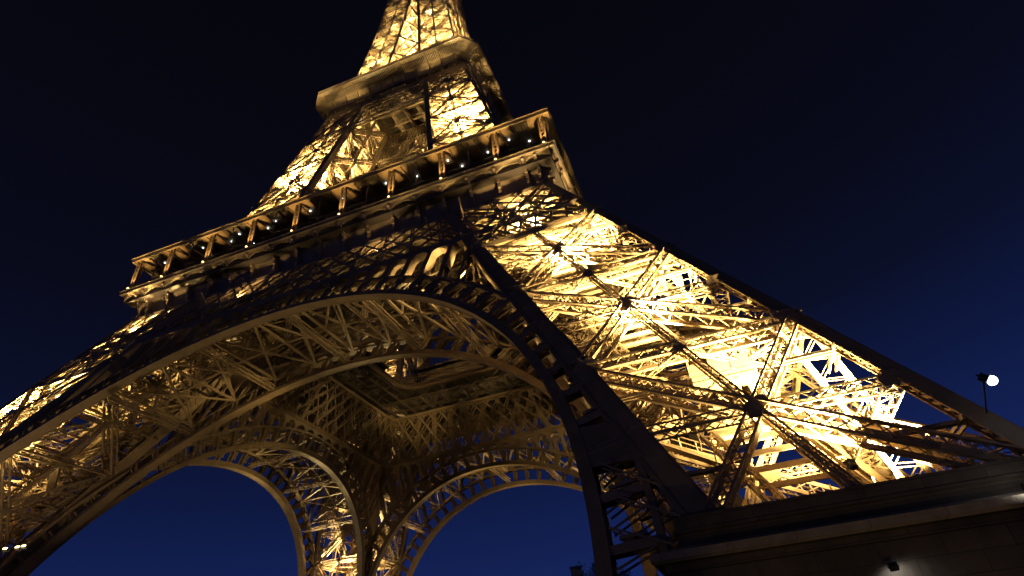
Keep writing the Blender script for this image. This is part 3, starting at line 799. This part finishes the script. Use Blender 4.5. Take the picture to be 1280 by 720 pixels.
w3 = floodlight((51.75, -61.35, 5.75), (0, .8, .35), lightdata('white', 10, (.85, .92, 1), 170, .04), 'white lamp lighting the pedestal ledge at the right edge of the picture', None, LWH, .3)
for i, (x, nm) in enumerate(((-13.6, 'left'), (-12.3, 'middle'), (-11.7, 'right'))):
    pass
for i, (x, y, z, nm) in enumerate(((-21.9, -45.2, 17.85, 'leftmost'), (-20.9, -44.8, 17.9, 'middle'), (-20.4, -44.6, 17.95, 'rightmost'))):
    floodlight((x, y, z), (.3, -.6, .5), lightdata('warm', 60, (1, .8, .5), 160, .05), f'small warm white lamp at the lower left edge by the arch, {nm} of three', 'three small lamps by the left end of the arch', LW, .5)

# ------------------------------------------------------------------ trees and a building far behind
def tree(loc, h, r, label, seed):
    rnd = random.Random(seed)
    root = bpy.data.objects.new('plane_tree', None); COL.objects.link(root); root.location = loc; tag(root, label, 'tree', 'trees beyond the far arch')
    t = MB(); t.tube((0, 0, 0), (0, 0, h*.55), .5, .28); tips = []
    for i in range(14):
        a = rnd.uniform(0, 2*pi); z = h*rnd.uniform(.3, .6); q = Vector((r*.75*cos(a)*rnd.uniform(.5, 1), r*.75*sin(a)*rnd.uniform(.5, 1), h*rnd.uniform(.6, .97)))
        t.tube((0, 0, z), q, .17, .04, 5); tips.append(q)
    put('trunk', t.mesh('trunk', BARK), root)
    c = MB()
    for q in tips:
        for k in range(9):
            cc = q+Vector((rnd.gauss(0, r*.22), rnd.gauss(0, r*.22), rnd.gauss(0, h*.05)))
            for m in range(46):
                p = cc+Vector((rnd.gauss(0, .55), rnd.gauss(0, .55), rnd.gauss(0, .5)))
                n = Vector((rnd.gauss(0, 1), rnd.gauss(0, 1), rnd.gauss(0, 1))).normalized(); a = n.orthogonal().normalized()*rnd.uniform(.12, .24); b = n.cross(a)
                c.quad(p-a, p-b*.8, p+a, p+b*.8)
    put('crown', c.mesh('crown', LEAF), root)
def far(az, d): a = radians(az); return (42.9+d*sin(a), -83.96+d*cos(a), 0)
tree(far(-12.9, 168), 30.2, 4.2, 'dark leafy tree beyond the far right arch, at the bottom of the picture', 3)
tree(far(-10.6, 172), 30.5, 4.0, 'dark leafy tree behind the foot of the near arch, right of the other tree', 5)
tree(far(-7.5, 176), 23, 4.5, 'dark tree low behind the lattice by the nearest leg', 9)
bd = bpy.data.objects.new('apartment_building', None); COL.objects.link(bd); bd.location = far(-14.6, 245); bd.rotation_euler = (0, 0, .2)
tag(bd, 'dark stone apartment building with a chimney stack far beyond the far arch', 'building')
m_ = MB(); m_.box(-16, 16, -7, 7, 0, 30); put('wall', m_.mesh('wall', PLASTER), bd)
m_ = MB(); m_.hexa([(-16.4, -7.4, 30.01), (16.4, -7.4, 30.01), (16.4, 7.4, 30.01), (-16.4, 7.4, 30.01), (-14, -4, 36), (14, -4, 36), (14, 4, 36), (-14, 4, 36)]); rfo = put('roof', m_.mesh('roof', ZINC), bd)
m_ = MB(); m_.box(.2, 4.2, -1.2, 1.2, 35.5, 42.6); m_.box(-.1, 4.5, -1.5, 1.5, 42.62, 43.1)
put('chimney', m_.mesh('chimney', PLASTER), rfo)
wn = MB()
for f in range(8):
    for k in range(9): wn.box(-14+k*3.5-.6, -14+k*3.5+.6, -7.06, -6.99, 2+f*3.5, 4.2+f*3.5)
put('window', wn.mesh('window', GLASS), bd)['kind'] = 'stuff'
